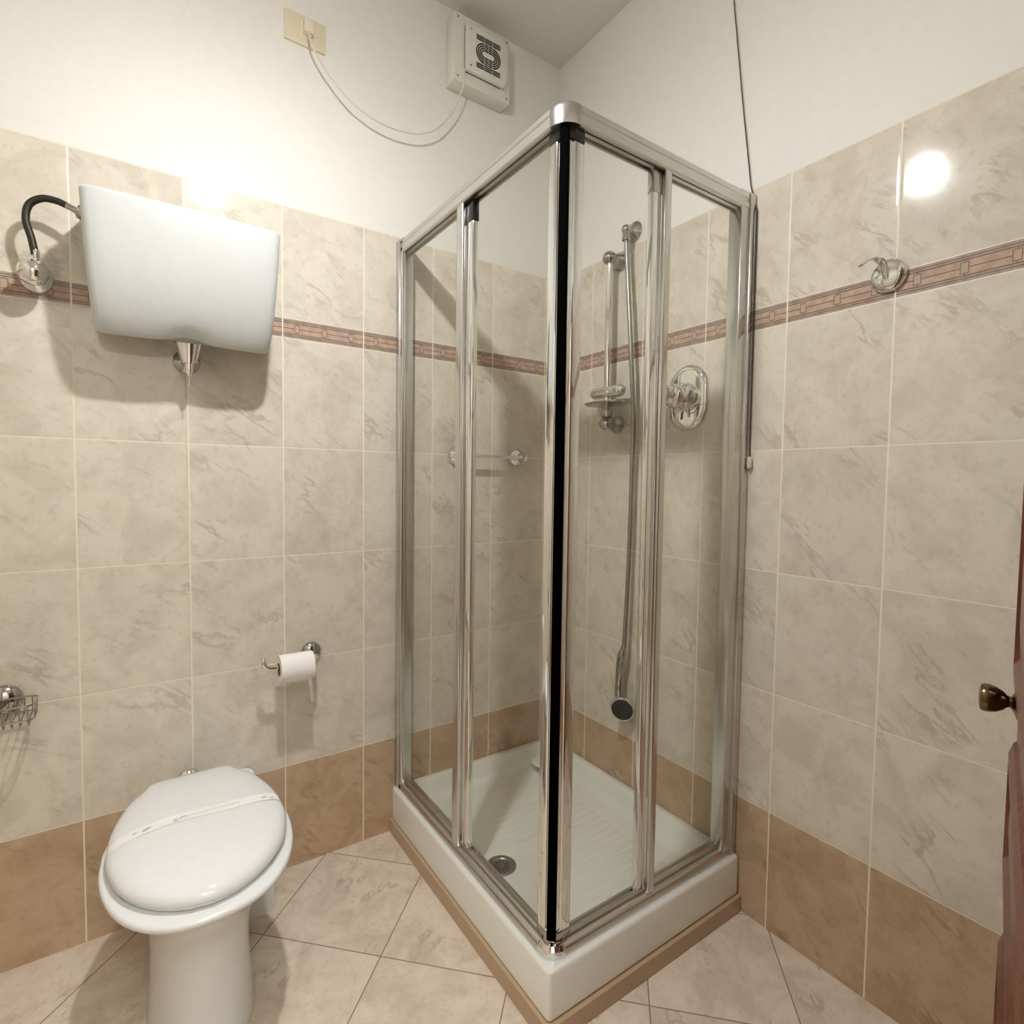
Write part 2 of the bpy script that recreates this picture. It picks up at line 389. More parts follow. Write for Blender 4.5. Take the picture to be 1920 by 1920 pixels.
st(MB().box((DX0 - .06, YF, 0), (DX0, YF + .012, DZ + .06)).box((DX0 - .06, YF, DZ), (DX1 + .0, YF + .012, DZ + .06)).box((DX0 - .012, YF - T, 0), (DX0 + .012, YF, DZ)), 'trim_2', M['wood'], 'dark wooden door frame trim', cat='trim')

# ---------------- shower tray ----------------
TX, TY, Z0, ZTR = -.70, -.886, .046, .160
tray = thing('shower_tray', 'white ceramic shower tray raised on a low tiled plinth', 'shower tray', (-.35, -.443, Z0))
def rrect(x0, y0, x1, y1, r, n=6):
    out = []
    for cx, cy, a0 in ((x1 - r, y1 - r, 0), (x0 + r, y1 - r, 90), (x0 + r, y0 + r, 180), (x1 - r, y0 + r, 270)):
        for k in range(n + 1):
            a = math.radians(a0 + 90 * k / n); out.append((cx + r * math.cos(a), cy + r * math.sin(a)))
    return out
def tray_mesh():
    m_ = MB(); R3 = lambda q, z: [(x, y, z) for x, y in q]
    E = .0005
    o = lambda i, r: rrect(TX + i, TY + i, -E - i * .3, -E - i * .3, r)
    rings = [R3(o(.003, .008), Z0), R3(o(0, .010), Z0 + .004), R3(o(0, .010), ZTR - .010), R3(o(.002, .010), ZTR - .004), R3(o(.006, .012), ZTR - .001), R3(o(.012, .014), ZTR)]
    b = lambda i, r: rrect(TX + .052 + i, TY + .052 + i, -.028 - i, -.028 - i, r)
    rings += [R3(b(-.004, .05), ZTR), R3(b(0, .05), ZTR - .002), R3(b(.004, .05), ZTR - .008), R3(b(.014, .05), .122), R3(b(.022, .045), .110), R3(b(.034, .04), .103), R3(b(.06, .03), .099)]
    m_.loft(rings, True, True)
    for k in range(17):       # raised anti-slip ribs across the floor of the tray
        y = -.76 + k * .030
        x0 = -.49 + (.04 if abs(y + .47) < .09 else 0); x1 = -.14
        w_ = .022
        m_.box((x0, y - .007, .096), (x1, y + .007, .0999), bev=.0026, seg=3)
    return m_
tb = tray_mesh().build('basin', M['tray'], tray)
MB().lathe([(.048, .0), (.048, .0035), (.043, .0055), (.036, .006), (.034, .004)], (-.115, -.115, .1295), (0, 0, 1), 32).build('soap_rest', M['tray'], tray)
DR = Vector((-.553, -.475, .0985))
dr = MB().lathe([(.044, 0), (.044, .002), (.040, .0042), (.032, .0045), (.029, .003), (.027, .001), (.001, .001)], DR, (0, 0, 1), 40).build('drain', M['steel'], tray, label='grey steel round drain with slotted grate')
g = MB()
for k in range(10):
    a = 2 * PI * k / 10; c_, s_ = math.cos(a), math.sin(a)
    q = [DR + Vector((r * c_ - t_ * s_, r * s_ + t_ * c_, .0012)) for r, t_ in ((.010, -.0012), (.022, -.0028), (.022, .0028), (.010, .0012))]
    g.prism([(v.x, v.y) for v in q], DR.z + .0008, DR.z + .0016)
g.build('grate_slots', M['dark'], drain if False else dr)

# ---------------- shower enclosure ----------------
enc = thing('shower_enclosure', 'corner-entry glass shower enclosure with polished aluminium frame standing on the tray', 'shower enclosure', (-.665, -.85, ZTR))
OX, OY = -.687, -.870          # outer faces
TK = .040; RC = .042
def rail_prof(z0, z1):         # profile: outer offset (0 = outermost), z
    if z1 > 1: return [(0.004, z0), (0, z0 + .004), (0, z0 + .016), (.002, z0 + .018), (.002, z0 + .026), (0, z0 + .028), (0, z1 - .012), (.003, z1 - .005), (.010, z1), (TK - .004, z1), (TK, z1 - .004), (TK, z0), (TK - .006, z0), (TK - .006, z0 + .01), (.024, z0 + .01), (.024, z0), (.014, z0), (.014, z0 + .012), (.010, z0 + .012), (.010, z0)]
    return [(0, z0), (0, z0 + .016), (.002, z0 + .020), (.006, z0 + .023), (.014, z0 + .025), (.014, z0 + .034), (.018, z0 + .038), (.022, z0 + .038), (.022, z0 + .030), (.034, z0 + .030), (.034, z0 + .034), (TK, z0 + .034), (TK, z0)]
def rails(z0, z1, name, capname):
    pr = rail_prof(z0, z1)
    L = MB().loft([[(OX + a, y, z) for a, z in pr] for y in (-.031, OY + RC)]); L.build(name, M['alub' if z1 > 1 else 'alu'], enc)
    R = MB().loft([[(x, OY + a, z) for a, z in pr] for x in (OX + RC, -.031)]); R.build(name, M['alub' if z1 > 1 else 'alu'], enc)
    cx, cy = OX + RC, OY + RC; rr = []
    pr2 = [(max(-.0012, a - .0012) if a < .02 else a, z) for a, z in pr]
    e = .0015
    pr2 = [(-.0012, z0 - .0005), (-.0012, z1 - .013), (.002, z1 - .005), (.009, z1 + .0012), (TK - .001, z1 + .0012), (TK - .001, z0 - .0005)] if z1 > 1 else [(-.0012, z0), (-.0012, z0 + .017), (.006, z0 + .0255), (.014, z0 + .0275), (.014, z0 + .036), (.018, z0 + .0395), (.023, z0 + .0395), (.03, z0 + .031), (TK - .001, z0 + .031), (TK - .001, z0)]
    for k in range(-1, 14):
        if k == -1: rr.append([(OX + a, cy + .004, z) for a, z in pr2]); continue
        if k == 13: rr.append([(cx + .004, OY + a, z) for a, z in pr2]); continue
        t_ = PI + (PI / 2) * k / 12
        rr.append([(cx + (RC - a) * math.cos(t_), cy + (RC - a) * math.sin(t_), z) for a, z in pr2])
    MB().loft(rr).build(capname, M['chrome'] if z1 < 1 else M['alu'], enc)
rails(1.982, 2.030, 'top_rail', 'corner_cap'); rails(ZTR + .0005, .198, 'bottom_rail', 'corner_cap')
ZS0, ZS1 = ZTR + .001, 2.026
# wall profiles: outer channel on the tiles and the inner post
MB().box((OX - .003, -.024, ZS0), (OX + TK + .002, -.0005, ZS1), bev=.002).box((OX + .006, -.052, ZS0 + .037), (OX + .012, -.022, 1.982), bev=.0015).box((OX, -.046, ZS0), (OX + TK, -.022, ZS1 + .002), bev=.002).build('wall_profile', M['alu'], enc)
MB().box((-.024, OY - .003, ZS0), (-.0005, OY + TK + .002, ZS1), bev=.002).box((-.062, OY + .001, ZS0), (-.022, OY + TK, ZS1 + .002), bev=.002).build('wall_profile', M['alu'], enc)
GZ0, GZ1 = .185, 1.992
# left side (runs along y): fixed panel and sliding door
fp = MB().box((OX + .003, -.441, .183), (OX + .017, -.407, 1.985), bev=.004, seg=3).build('fixed_panel', M['alu'], enc)
MB().box((OX + .0075, -.412, GZ0), (OX + .0125, -.044, GZ1)).build('glass_pane', M['glass'], fp, smooth=False)
sd = MB().box((OX + .015, -.478, .195), (OX + .033, -.440, 1.976), bev=.004, seg=3).box((OX + .012, OY + .035, .198), (OX + .034, OY + .066, 1.958), bev=.005, seg=3).box((OX + .016, OY + .022, .198), (OX + .028, OY + .040, 1.958), bev=.003, seg=2).build('sliding_door', M['chrome'], enc)
MB().box((OX + .0235, OY + .062, .2), (OX + .0285, -.445, 1.970)).build('glass_pane', M['glass'], sd, smooth=False)
MB().box((OX + .014, -.4795, 1.925), (OX + .034, -.4385, 1.984), bev=.003).build('end_cap', M['black'], sd)
MB().box((OX + .012, OY + .022, 1.954), (OX + .034, OY + .066, 1.982), bev=.004).build('end_cap', M['black'], sd)
MB().box((OX + .011, OY + .022, .196), (OX + .0345, OY + .0665, .216), bev=.004).build('end_cap', M['darkchrome'], sd)
# right side (runs along x)
fp = MB().box((-.366, OY + .003, .183), (-.343, OY + .017, 1.985), bev=.004, seg=3).build('fixed_panel', M['alu'], enc)
MB().box((-.358, OY + .0075, GZ0), (-.060, OY + .0125, GZ1)).build('glass_pane', M['glass'], fp, smooth=False)
sd = MB().box((-.396, OY + .015, .195), (-.366, OY + .033, 1.976), bev=.003, seg=3).box((OX + .038, OY + .012, .198), (OX + .070, OY + .034, 1.958), bev=.005, seg=3).box((OX + .024, OY + .014, .198), (OX + .042, OY + .026, 1.958), bev=.003, seg=2).build('sliding_door', M['chrome'], enc)
MB().box((OX + .066, OY + .0235, .2), (-.390, OY + .0285, 1.970)).build('glass_pane', M['glass'], sd, smooth=False)
MB().box((-.3975, OY + .014, 1.925), (-.3645, OY + .034, 1.984), bev=.003).build('end_cap', M['darkchrome'], sd)
MB().box((OX + .026, OY + .011, 1.954), (OX + .070, OY + .035, 1.982), bev=.004).build('end_cap', M['black'], sd)
MB().box((OX + .026, OY + .011, .196), (OX + .0705, OY + .0345, .216), bev=.004).build('end_cap', M['darkchrome'], sd)
# black magnetic strip where the two doors meet
ms = [(OX + .010, OY + .026), (OX + .010, OY + .020), (OX + .020, OY + .010), (OX + .026, OY + .010), (OX + .030, OY + .02), (OX + .02, OY + .03)]
MB().prism(ms, .199, 1.98, bev=.001, seg=1).build('magnetic_strip', M['seal'], enc)

# ---------------- toilet ----------------
TCX = -1.315
LIDP = [(-.100, .0), (-.100, .080), (-.108, .095), (-.134, .110), (-.176, .137), (-.228, .156), (-.290, .171), (-.352, .177), (-.412, .1765), (-.472, .1655), (-.522, .148), (-.572, .116), (-.607, .078), (-.628, .041), (-.636, 0)]
def spl(P, sub=4):
    out = []; n = len(P); V = [Vector(p) for p in P]
    for i in range(n - 1):
        p0 = V[i - 1] if i else V[i] * 2 - V[1]; p1, p2 = V[i], V[i + 1]; p3 = V[i + 2] if i + 2 < n else p2 * 2 - p1
        for k in range(sub):
            t_ = k / sub; out.append(.5 * ((2 * p1) + (p2 - p0) * t_ + (2 * p0 - 5 * p1 + 4 * p2 - p3) * t_ ** 2 + (3 * p1 - p0 - 3 * p2 + p3) * t_ ** 3))
    out.append(V[-1]); return out
LIDP = [(y if y > -.35 else -.35 + (y + .35) * .93, h_) for y, h_ in LIDP]
half = [LIDP[0]] + [tuple(v) for v in spl(LIDP[1:-1])] + [LIDP[-1]]
outl = [Vector((TCX + h_, y, 0)) for y, h_ in half] + [Vector((TCX - h_, y, 0)) for y, h_ in half[1:-1][::-1]]
LC = Vector((TCX, -.372, 0))
def lring(scale, z, inset=0):
    r = []
    for p in outl:
        d = p - LC; L = d.length; q = LC + d * (scale * (L - inset) / L); r.append((q.x, q.y, z))
    return r
ZL = .4395
def lidz(x, y):                 # height of the domed lid surface
    a = math.atan2(y - LC.y, x - LC.x); best = None
    for p in outl:
        da = abs((math.atan2(p.y - LC.y, p.x - LC.x) - a + PI) % (2 * PI) - PI)
        if best is None or da < best[0]: best = (da, (p - LC).length)
    s_ = min(1, math.hypot(x - LC.x, y - LC.y) / best[1])
    return lz(s_)
SC = [(1.0, .4185), (1.0, .4220), (.997, .4250), (.989, .4290), (.975, .4330), (.952, .4370), (.92, .4410), (.88, .4440), (.83, .4470), (.75, .4505), (.6, .4545), (.4, .457), (.2, .458), (.02, .4585)]
def lz(s_):
    for (a, za), (b, zb) in zip(SC[1:], SC[2:]):
        if b <= s_ <= a: return za + (zb - za) * (a - s_) / (a - b)
    return SC[-1][1]
toilet = thing('toilet', 'white floor-standing ceramic toilet with closed lid against the tiled wall', 'toilet', (TCX, -.36, 0))
def egg(hw, yb, yf, z, cx=TCX, n=56, sq=2.4, hb=None):
    r = []; cy = yb + (yf - yb) * .52
    for k in range(n):
        a = 2 * PI * k / n; c_, s_ = math.cos(a), math.sin(a)
        x = hw * math.copysign(abs(c_) ** (2 / sq), c_)
        if s_ > 0: x *= 1 - (.22 if z < .3 else .36) * s_ ** 1.5; y = cy + (yb - cy) * abs(s_) ** (2 / 2.8)
        else: y = cy + (yf - cy) * abs(s_) ** (2 / 2.05)
        r.append((cx + x, y, z))
    return r
b = MB()
RM = .402
b.loft([egg(.110, -.13, -0.523, .0005), egg(.111, -.13, -0.525, .012), egg(.104, -.125, -0.514, .05), egg(.101, -.12, -0.508, .14), egg(.103, -.11, -0.512, .21), egg(.110, -.10, -0.526, .255), egg(.127, -.095, -0.542, .295), egg(.148, -.09, -0.572, .33), egg(.165, -.09, -0.598, .355), egg(.178, -.09, -0.616, .373), egg(.1860, -.09, -0.631, .3845), egg(.1890, -.09, -0.637, .390), egg(.1895, -.09, -0.638, .394), egg(.1885, -.092, -0.637, .3985), egg(.186, -.096, -0.633, .401), egg(.182, -.10, -0.628, RM), egg(.02, -.30, -0.340, RM)])
b.loft([[(x, y, z) for x, y in rrect(TCX - .07, -.160, TCX + .200, -.0005, rd)] for rd, z in ((.012, .0005), (.012, .24))] + [[(x, y, z) for x, y in rrect(TCX - .08, -.17, TCX + .165, -.0005, .03)] for z in (.30, .36)])
b.build('bowl', M['ceramic'], toilet, angle=50)
MB().loft([lring(1.0, .4035, .010), lring(1.0, .406, .007), lring(1, .414, .006), lring(1, .4165, .009), lring(.5, .4165)]).build('seat', M['lidp'], toilet, angle=50)
MB().loft([lring(a, z) for a, z in [(.5, .4175), (.985, .4175)] + SC]).build('lid', M['lidp'], toilet, angle=60)
for sx in (-.055, .055):
    MB().cyl((TCX + sx - .018, -.112, .418), (TCX + sx + .018, -.112, .418), .011).cyl((TCX + sx, -.112, .400), (TCX + sx, -.112, .418), .008).build('hinge', M['chrome'], toilet)
# paper band across the lid
bandt = thing('sanitary_band', 'white printed paper band lying across the closed toilet lid', 'paper band', (TCX, -.36, .45))
def lid_width(y):
    for (a, ha), (c_, hc) in zip(half, half[1:]):
        if c_ <= y <= a: return ha + (hc - ha) * (y - a) / (c_ - a + 1e-9)
    return .17
rows = []
for i in range(61):
    u = -1 + 2 * i / 60; yc = -.360 - .004 * math.sin(u * 5)
    wv = .0170; r = []
    for j in range(7):
        y = yc + wv * (j / 3 - 1); x = TCX + u * (lid_width(y) - .0003)
        z = lidz(x, y) + .0008 + .0006 * max(0, math.sin(u * 9 + j)) * (abs(u) > .55)
        r.append((x, y, z))
    rows.append(r)
def sheet(rows, th=.0003):
    m_ = MB(); t = bmesh.new()
    A = [[t.verts.new(p) for p in r] for r in rows]; B = [[t.verts.new((p[0], p[1], p[2] - th)) for p in r] for r in rows]
    n, k = len(rows), len(rows[0])
    for i in range(n - 1):
        for j in range(k - 1):
            t.faces.new((A[i][j], A[i][j + 1], A[i + 1][j + 1], A[i + 1][j])); t.faces.new((B[i][j], B[i + 1][j], B[i + 1][j + 1], B[i][j + 1]))
    bmesh.ops.recalc_face_normals(t, faces=t.faces); m_._merge(t); return m_
sheet(rows).build('paper_strip', M['band'], bandt, angle=80)
cu = bpy.data.curves.new('txt', 'FONT'); cu.body = 'Disinfettato per la vostra igiene'; cu.size = .0092; cu.align_x = 'CENTER'; cu.align_y = 'CENTER'
to = bpy.data.objects.new('txt', cu); C.objects.link(to); dg = bpy.context.evaluated_depsgraph_get(); dg.update()
tm = bpy.data.meshes.new_from_object(to.evaluated_get(dg)); bpy.data.objects.remove(to)
def on_lid(t, name, label):
    for v in t.verts:
        x = TCX + v.co.x + .025; y = -.362 + v.co.y
        v.co = (x, y, lidz(x, y) + .0017)
    m_ = MB(); m_._merge(t); return m_.build(name, M['ink'], bandt, smooth=False, label=label)
t = bmesh.new(); t.from_mesh(tm); bpy.data.meshes.remove(tm)
on_lid(t, 'printed_lettering', 'small grey printed lettering')
for cx, cy, a, L, wd in ((-.060, .003, .5, .008, .0022), (-.074, .001, .9, .006, .002), (-.072, -.006, .15, .008, .0016), (-.128, .001, .45, .010, .004), (-.150, .002, .7, .006, .002), (.112, .001, .2, .008, .0025), (.128, -.003, .5, .005, .003)):
    t = bmesh.new(); vs = []
    for k in range(12):
        q = 2 * PI * k / 12; x = L * math.cos(q); y = wd * math.sin(q) * (1 - .4 * math.cos(q))
        vs.append(t.verts.new((cx + x * math.cos(a) - y * math.sin(a), cy + x * math.sin(a) + y * math.cos(a), 0)))
    t.faces.new(vs); on_lid(t, 'printed_leaf', 'small grey printed leaf')
# flush pipe between wall and bowl
fl = thing('flush_pipe', 'short chrome flush pipe with flange behind the toilet lid', 'pipe', (-1.313, 0, .375))
MB().cyl((-1.313, -.0005, .366), (-1.313, -.088, .366), .016).build('pipe', M['chrome'], fl)
MB().lathe([(.034, 0), (.034, .003), (.031, .008), (.020, .016), (.0165, .02)], (-1.313, -.0005, .366), (0, -1, 0), 32).build('flange', M['chrome'], fl)

# ---------------- cistern ----------------
CX = -1.3075
cis = thing('toilet_cistern', 'white ceramic high-level cistern hung on the tiled wall above the toilet', 'cistern', (CX, 0, 1.574))
def cring(z, hw, d, notch=0, rs=.02, lift=0, n=12):
    """horizontal section: flat at wall, soft corners at the front"""
    pts = [(-hw * .985, -.0005), (-hw, -d + rs)]
    for k in range(1, n): a = PI + (PI / 2) * k / n; pts.append((-hw + rs + rs * math.cos(a), -d + rs + rs * math.sin(a)))
    nf = 24
    for k in range(nf + 1):
        x = -hw + rs + (2 * hw - 2 * rs) * k / nf; pts.append((x, -d - .006 * (1 - (x / hw) ** 2)))
    for k in range(1, n): a = 1.5 * PI + (PI / 2) * k / n; pts.append((hw - rs + rs * math.cos(a), -d + rs + rs * math.sin(a)))
    pts += [(hw, -d + rs), (hw * .985, -.0005)]
    return [(CX + x, y, z + notch * (.014 * math.exp(-(x / .045) ** 2)) + lift * max(0, 1 + y / d)) for x, y in pts]
prof = [(1.5775, .178, .106, .045), (1.5740, .1850, .115, .042), (1.5735, .1880, .119, .038), (1.576, .1910, .125, .03), (1.583, .1935, .131, .02), (1.600, .1965, .142, .008), (1.62, .1990, .151, 0), (1.66, .2025, .164, 0), (1.72, .2065, .174, 0), (1.78, .2100, .180, 0), (1.84, .2135, .183, 0), (1.880, .2155, .1845, 0), (1.886, .2155, .184, 0), (1.8895, .2130, .181, 0), (1.8905, .205, .172, 0)]
cm = MB(); cm.loft([cring(z, hw, d, 1 if z < 1.584 else .4 if z < 1.61 else 0, .024, lf) for z, hw, d, lf in prof]); cm.build('tank', M['tankc'], cis, angle=60)
MB().loft([cring(1.8900, .200, .165), cring(1.8930, .200, .165), cring(1.8945, .196, .161)]).build('tank_lid', M['tankc'], cis, angle=50)
OXc, OYc = -1.303, -.068
MB().lathe([(.0350, 0), (.0350, .004)], (OXc, OYc, 1.5905), (0, 0, -1), 32).build('gasket', M['black'], cis)
MB().lathe([(.030, 0), (.032, .003), (.0190, .052), (.0190, .054), (.0115, .055), (.012, .058), (.0065, .085), (.003, .087), (.0012, .088), (.0012, .108), (.0022, .110), (.0020, .114), (.0005, .116)], (OXc, OYc, 1.5868), (0, 0, -1), 32).build('flush_valve', M['chrome'], cis, label='chrome conical flush outlet below the tank')
MB().lathe([(.033, 0), (.033, .003), (.030, .007), (.020, .012), (.014, .016), (.014, .062)], (-1.304, -.0005, 1.548), (0, -1, 0), 32).build('wall_flange', M['darkchrome'], cis)
hs = thing('cistern_supply_hose', 'dark braided supply hose arching from chrome wall valve into the cistern', 'hose', (-1.615, -.03, 1.70))
HP = [(-1.612, -.062, 1.745), (-1.618, -.062, 1.782), (-1.627, -.062, 1.822), (-1.621, -.062, 1.858), (-1.598, -.064, 1.878), (-1.572, -.066, 1.880), (-1.552, -.068, 1.874)]
MB().tube(HP, .0078, 14).build('hose', M['hose'], hs)
MB().tube(HP[-1:] + [(-1.538, -.070, 1.868), (-1.524, -.072, 1.862)], .0072, 14, radii=[.0078, .0072, .0072]).lathe([(.016, 0), (.017, .002), (.017, .010)], (-1.530, -.071, 1.866), (1, -.1, -.3), 16).build('hose_nut', M['darkchrome'], hs)
MB().lathe([(.0075, 0), (.0082, .004), (.0078, .014), (.006, .018), (.006, .024), (.010, .028), (.010, .036)], (-1.612, -.062, 1.757), (.05, 0, -1), 20).build('hose_nut', M['chrome'], hs)
MB().lathe([(.034, 0), (.034, .003), (.030, .010), (.018, .016), (.014, .02), (.014, .03), (.019, .034), (.026, .042), (.0295, .052), (.0305, .060), (.0285, .070), (.022, .080), (.012, .087), (.001, .089)], (-1.617, -.0005, 1.706), (0, -1, 0), 32).build('valve', M['chrome'], hs)

# ---------------- toilet paper ----------------
ph = thing('toilet_paper_holder', 'chrome open-arm toilet paper holder on the wall between toilet and shower', 'paper holder', (-.973, 0, .681))
MB().lathe([(.030, 0), (.030, .004), (.027, .010), (.020, .014), (.012, .018)], (-.973, -.0005, .683), (0, -1, 0), 32).build('flange', M['darkchrome'], ph)
MB().tube([(-.973, -.012, .683), (-.973, -.055, .681), (-.978, -.074, .677), (-.992, -.080, .674), (-1.04, -.081, .674), (-1.10, -.081, .675), (-1.116, -.081, .679), (-1.125, -.081, .688), (-1.127, -.081, .702)], .0070, 14).sphere((-1.127, -.081, .703), .0078).build('arm', M['chrome'], ph)
tr = thing('toilet_roll', 'small white toilet paper roll threaded on the chrome arm', 'toilet roll', (-1.035, -.08, .66))
t = MB(); x0, x1 = -1.085, -.990; cz = .668; cy = -.081; R0, R1 = .041, .0195
ring = lambda r, x: [(x, cy + r * math.cos(2 * PI * k / 48), cz + r * math.sin(2 * PI * k / 48)) for k in range(48)]
t.loft([ring(R1, x0), ring(R0 - .001, x0), ring(R0, x0 + .001), ring(R0, x1 - .001), ring(R0 - .001, x1), ring(R1, x1), ring(R1, x0)], False, False)
t.build('paper', M['paper'], tr)
MB().loft([ring(R1, x0 - .001), ring(R1 - .0015, x0 - .001), ring(R1 - .0015, x1 + .001), ring(R1, x1 + .001), ring(R1, x0 - .001)], False, False).build('cardboard_core', M['card'], tr)

# ---------------- soap basket ----------------
sb = thing('soap_basket', 'chrome wire soap basket on the wall at the left edge', 'soap basket', (-1.70, 0, .68))
MB().lathe([(.038, 0), (.038, .005), (.034, .012), (.022, .018), (.012, .022)], (-1.700, -.0005, .682), (0, -1, 0), 32).build('wall_mount', M['darkchrome'], sb)
wb = MB(); bx0, bx1, by0, by1, bt, bb = -1.775, -1.632, -.098, -.022, .690, .655
def loop(z, i=0):
    q = rrect(bx0 + i, by0 + i, bx1 - i, by1 - i, .016, 4); wb.tube([(x, y, z) for x, y in q], .0022, 8, smooth=False, closed=True)
loop(bt); loop(bb, .002)
nx = 9
for k in range(nx):
    x = bx0 + .012 + (bx1 - bx0 - .024) * k / (nx - 1)
    wb.tube([(x, by0, bt), (x, by0 + .002, bb), (x, by0 + .010, bb - .014), (x, by0 + .024, bb - .014), (x, by0 + .030, bb - .004), (x, by1 - .014, bb - .004), (x, by1 - .002, bb), (x, by1, bt)], .0014, 6, smooth=False)
for y in (-.078, -.045):
    for x in (bx0, bx1): wb.tube([(x, y, bt), (x + (.002 if x < -1.7 else -.002), y, bb)], .0014, 6, smooth=False)
wb.cyl((-1.70, -.018, .682), (-1.70, -.03, .682), .010)
wb.build('wire_basket', M['darkchrome'], sb)

# ---------------- towel rail in the shower ----------------
tw = thing('towel_rail', 'short chrome grab rail on the tiles inside the shower', 'towel rail', (-.316, 0, 1.32))
for x in (-.458, -.189):
    MB().lathe([(.035, 0), (.035, .005), (.032, .013), (.023, .020), (.016, .028), (.016, .055), (.014, .061), (.005, .064)], (x, -.0005, 1.322), (0, -1, 0), 32).build('flange', M['chrome'], tw)
MB().cyl((-.458, -.045, 1.322), (-.189, -.045, 1.322), .0075).build('bar', M['chrome'], tw)

# ---------------- shower riser rail ----------------
rr = thing('shower_riser_rail', 'chrome shower riser rail with slider and soap dish on the right shower wall', 'shower rail', (0, -.36, 1.43))
BX, BY = -.055, -.362
MB().cyl((BX, BY, 1.440), (BX, BY, 1.995), .0118).build('rail_bar', M['chrome'], rr)
for z in (2.006, 1.437):
    up = 1 if z > 1.7 else -1
    MB().lathe([(.032, 0), (.032, .003), (.030, .012), (.024, .024), (.0205, .040), (.020, .055)], (-.0005, BY + .0, z), (-1, 0, 0), 28).sphere((BX - .002, BY, z), .0250, (1, 1, .95)).build('bracket', M['darkchrome'], rr)
MB().lathe([(.004, 0), (.014, .003), (.019, .010), (.0205, .016), (.0205, .092), (.0185, .094), (.0185, .097), (.0205, .099), (.0205, .135), (.018, .148), (.010, .156), (.002, .158)], (BX - .002, BY + .072, 1.546), (0, -1, 0), 28).build('slider', M['chrome'], rr)
MB().lathe([(.012, 0), (.019, .002), (.019, .034), (.016, .037)], (BX, BY, 1.495), (0, 0, -1), 24).build('dish_clamp', M['darkchrome'], rr)
dm = MB(); rg = []
for s_, z in ((.02, 1.4935), (.85, 1.492), (.96, 1.4935), (1, 1.497), (1, 1.499), (.97, 1.4985), (.9, 1.4965), (.02, 1.4975)):
    rg.append([(BX - .052 + .060 * s_ * math.cos(2 * PI * k / 40), BY - .050 + .088 * s_ * math.sin(2 * PI * k / 40), z) for k in range(40)])
dm.loft(rg); dm.build('soap_dish', M['dish'], rr)

# ---------------- hand shower ----------------
hw = thing('hand_shower', 'chrome hand shower hanging head-down on its long silver hose', 'hand shower', (-.04, -.43, .45))
MB().lathe([(.034, 0), (.034, .003), (.030, .008), (.018, .014), (.012, .020), (.0115, .045)], (-.0005, -.422, 2.088), (-1, 0, 0), 32).sphere((-.047, -.428, 2.082), .0165).lathe([(.0135, 0), (.0135, .020), (.0145, .022), (.0145, .034), (.009, .037)], (-.047, -.429, 2.080), (0, 0, -1), 24).build('wall_outlet', M['darkchrome'], hw)
HS = [(-.047, -.430, 2.045), (-.048, -.436, 1.98), (-.050, -.450, 1.845), (-.048, -.470, 1.595), (-.036, -.470, 1.44), (-.034, -.468, 1.33), (-.034, -.463, .975), (-.040, -.456, .665)]
MB().tube(HS, .0078, 12, sub=12).build('hose', M['hose2'], hw)
HD = [(-.040, -.456, .668), (-.040, -.451, .650), (-.040, -.447, .635), (-.036, -.437, .60), (-.034, -.432, .555), (-.036, -.432, .51), (-.042, -.438, .482)]
MB().tube(HD, .011, 18, radii=[.0085, .0110, .0155, .0155, .0150, .0145, .0150]).build('handle', M['darkchrome'], hw)
hn = Vector((-.80, -.52, -.10)).normalized(); hc = Vector((-.040, -.455, .447))
MB().lathe([(.010, -.020), (.028, -.017), (.039, -.008), (.0425, 0), (.0425, .004), (.040, .008), (.0375, .009)], hc, hn, 40).build('spray_head', M['chrome'], hw)
MB().lathe([(.0372, .007), (.0372, .0105), (.034, .0122), (.001, .0130)], hc, hn, 40).build('spray_plate', M['rubber'], hw, label='dark grey round spray plate')
u_ = hn.orthogonal().normalized(); v_ = hn.cross(u_); nz = MB()
for rad, n_ in ((.010, 6), (.020, 12), (.029, 18)):
    for k in range(n_):
        a = 2 * PI * k / n_; c_ = hc + hn * .0118 + (u_ * math.cos(a) + v_ * math.sin(a)) * rad; nz.cyl(c_, c_ + hn * .002, .0011, seg=8)
nz.build('nozzles', M['steel'], hw)

# ---------------- mixer ----------------
mx = thing('shower_mixer', 'chrome built-in shower mixer with oval wall plate', 'shower mixer', (0, -.665, 1.496))
def stadium(hw_, hh, n=18):
    q = []
    for k in range(n + 1): a = PI * k / n; q.append((hw_ * math.cos(a), hh - hw_ + hw_ * math.sin(a)))
    for k in range(n + 1): a = PI + PI * k / n; q.append((hw_ * math.cos(a), -(hh - hw_) + hw_ * math.sin(a)))
    return q
MY, MZ = -.664, 1.497
MB().loft([[(-d_, MY + y, MZ + z) for y, z in stadium(h1, h2)] for h1, h2, d_ in ((.073, .101, .0005), (.073, .101, .004), (.069, .097, .010), (.060, .088, .014), (.050, .078, .015))]).build('face_plate', M['chrome'], mx)
MB().lathe([(.044, 0), (.044, .014), (.040, .022), (.036, .034), (.034, .046), (.036, .056), (.033, .066), (.024, .074), (.001, .077)], (-.014, MY, MZ), (-1, 0, 0), 36).build('body', M['chrome'], mx)
MB().lathe([(.014, 0), (.012, .008), (.020, .016), (.026, .026), (.0265, .038), (.022, .048), (.010, .054), (.001, .055)], (-.086, MY, MZ + .002), (-1, 0, .04), 32).build('knob', M['chrome'], mx)
for sy in (-.034, .034):
    MB().tube([(-.040, MY + sy * .9, MZ - .010), (-.044, MY + sy, MZ - .035), (-.040, MY + sy, MZ - .066)], .0042, 10).build('prong', M['darkchrome'], mx)
MB().tube([(-.046, MY + .030 * math.cos(PI + PI * k / 10), MZ - .020 + .028 * math.sin(PI + PI * k / 10)) for k in range(11)], .0022, 8, sub=2).build('lever_ring', M['chrome'], mx)

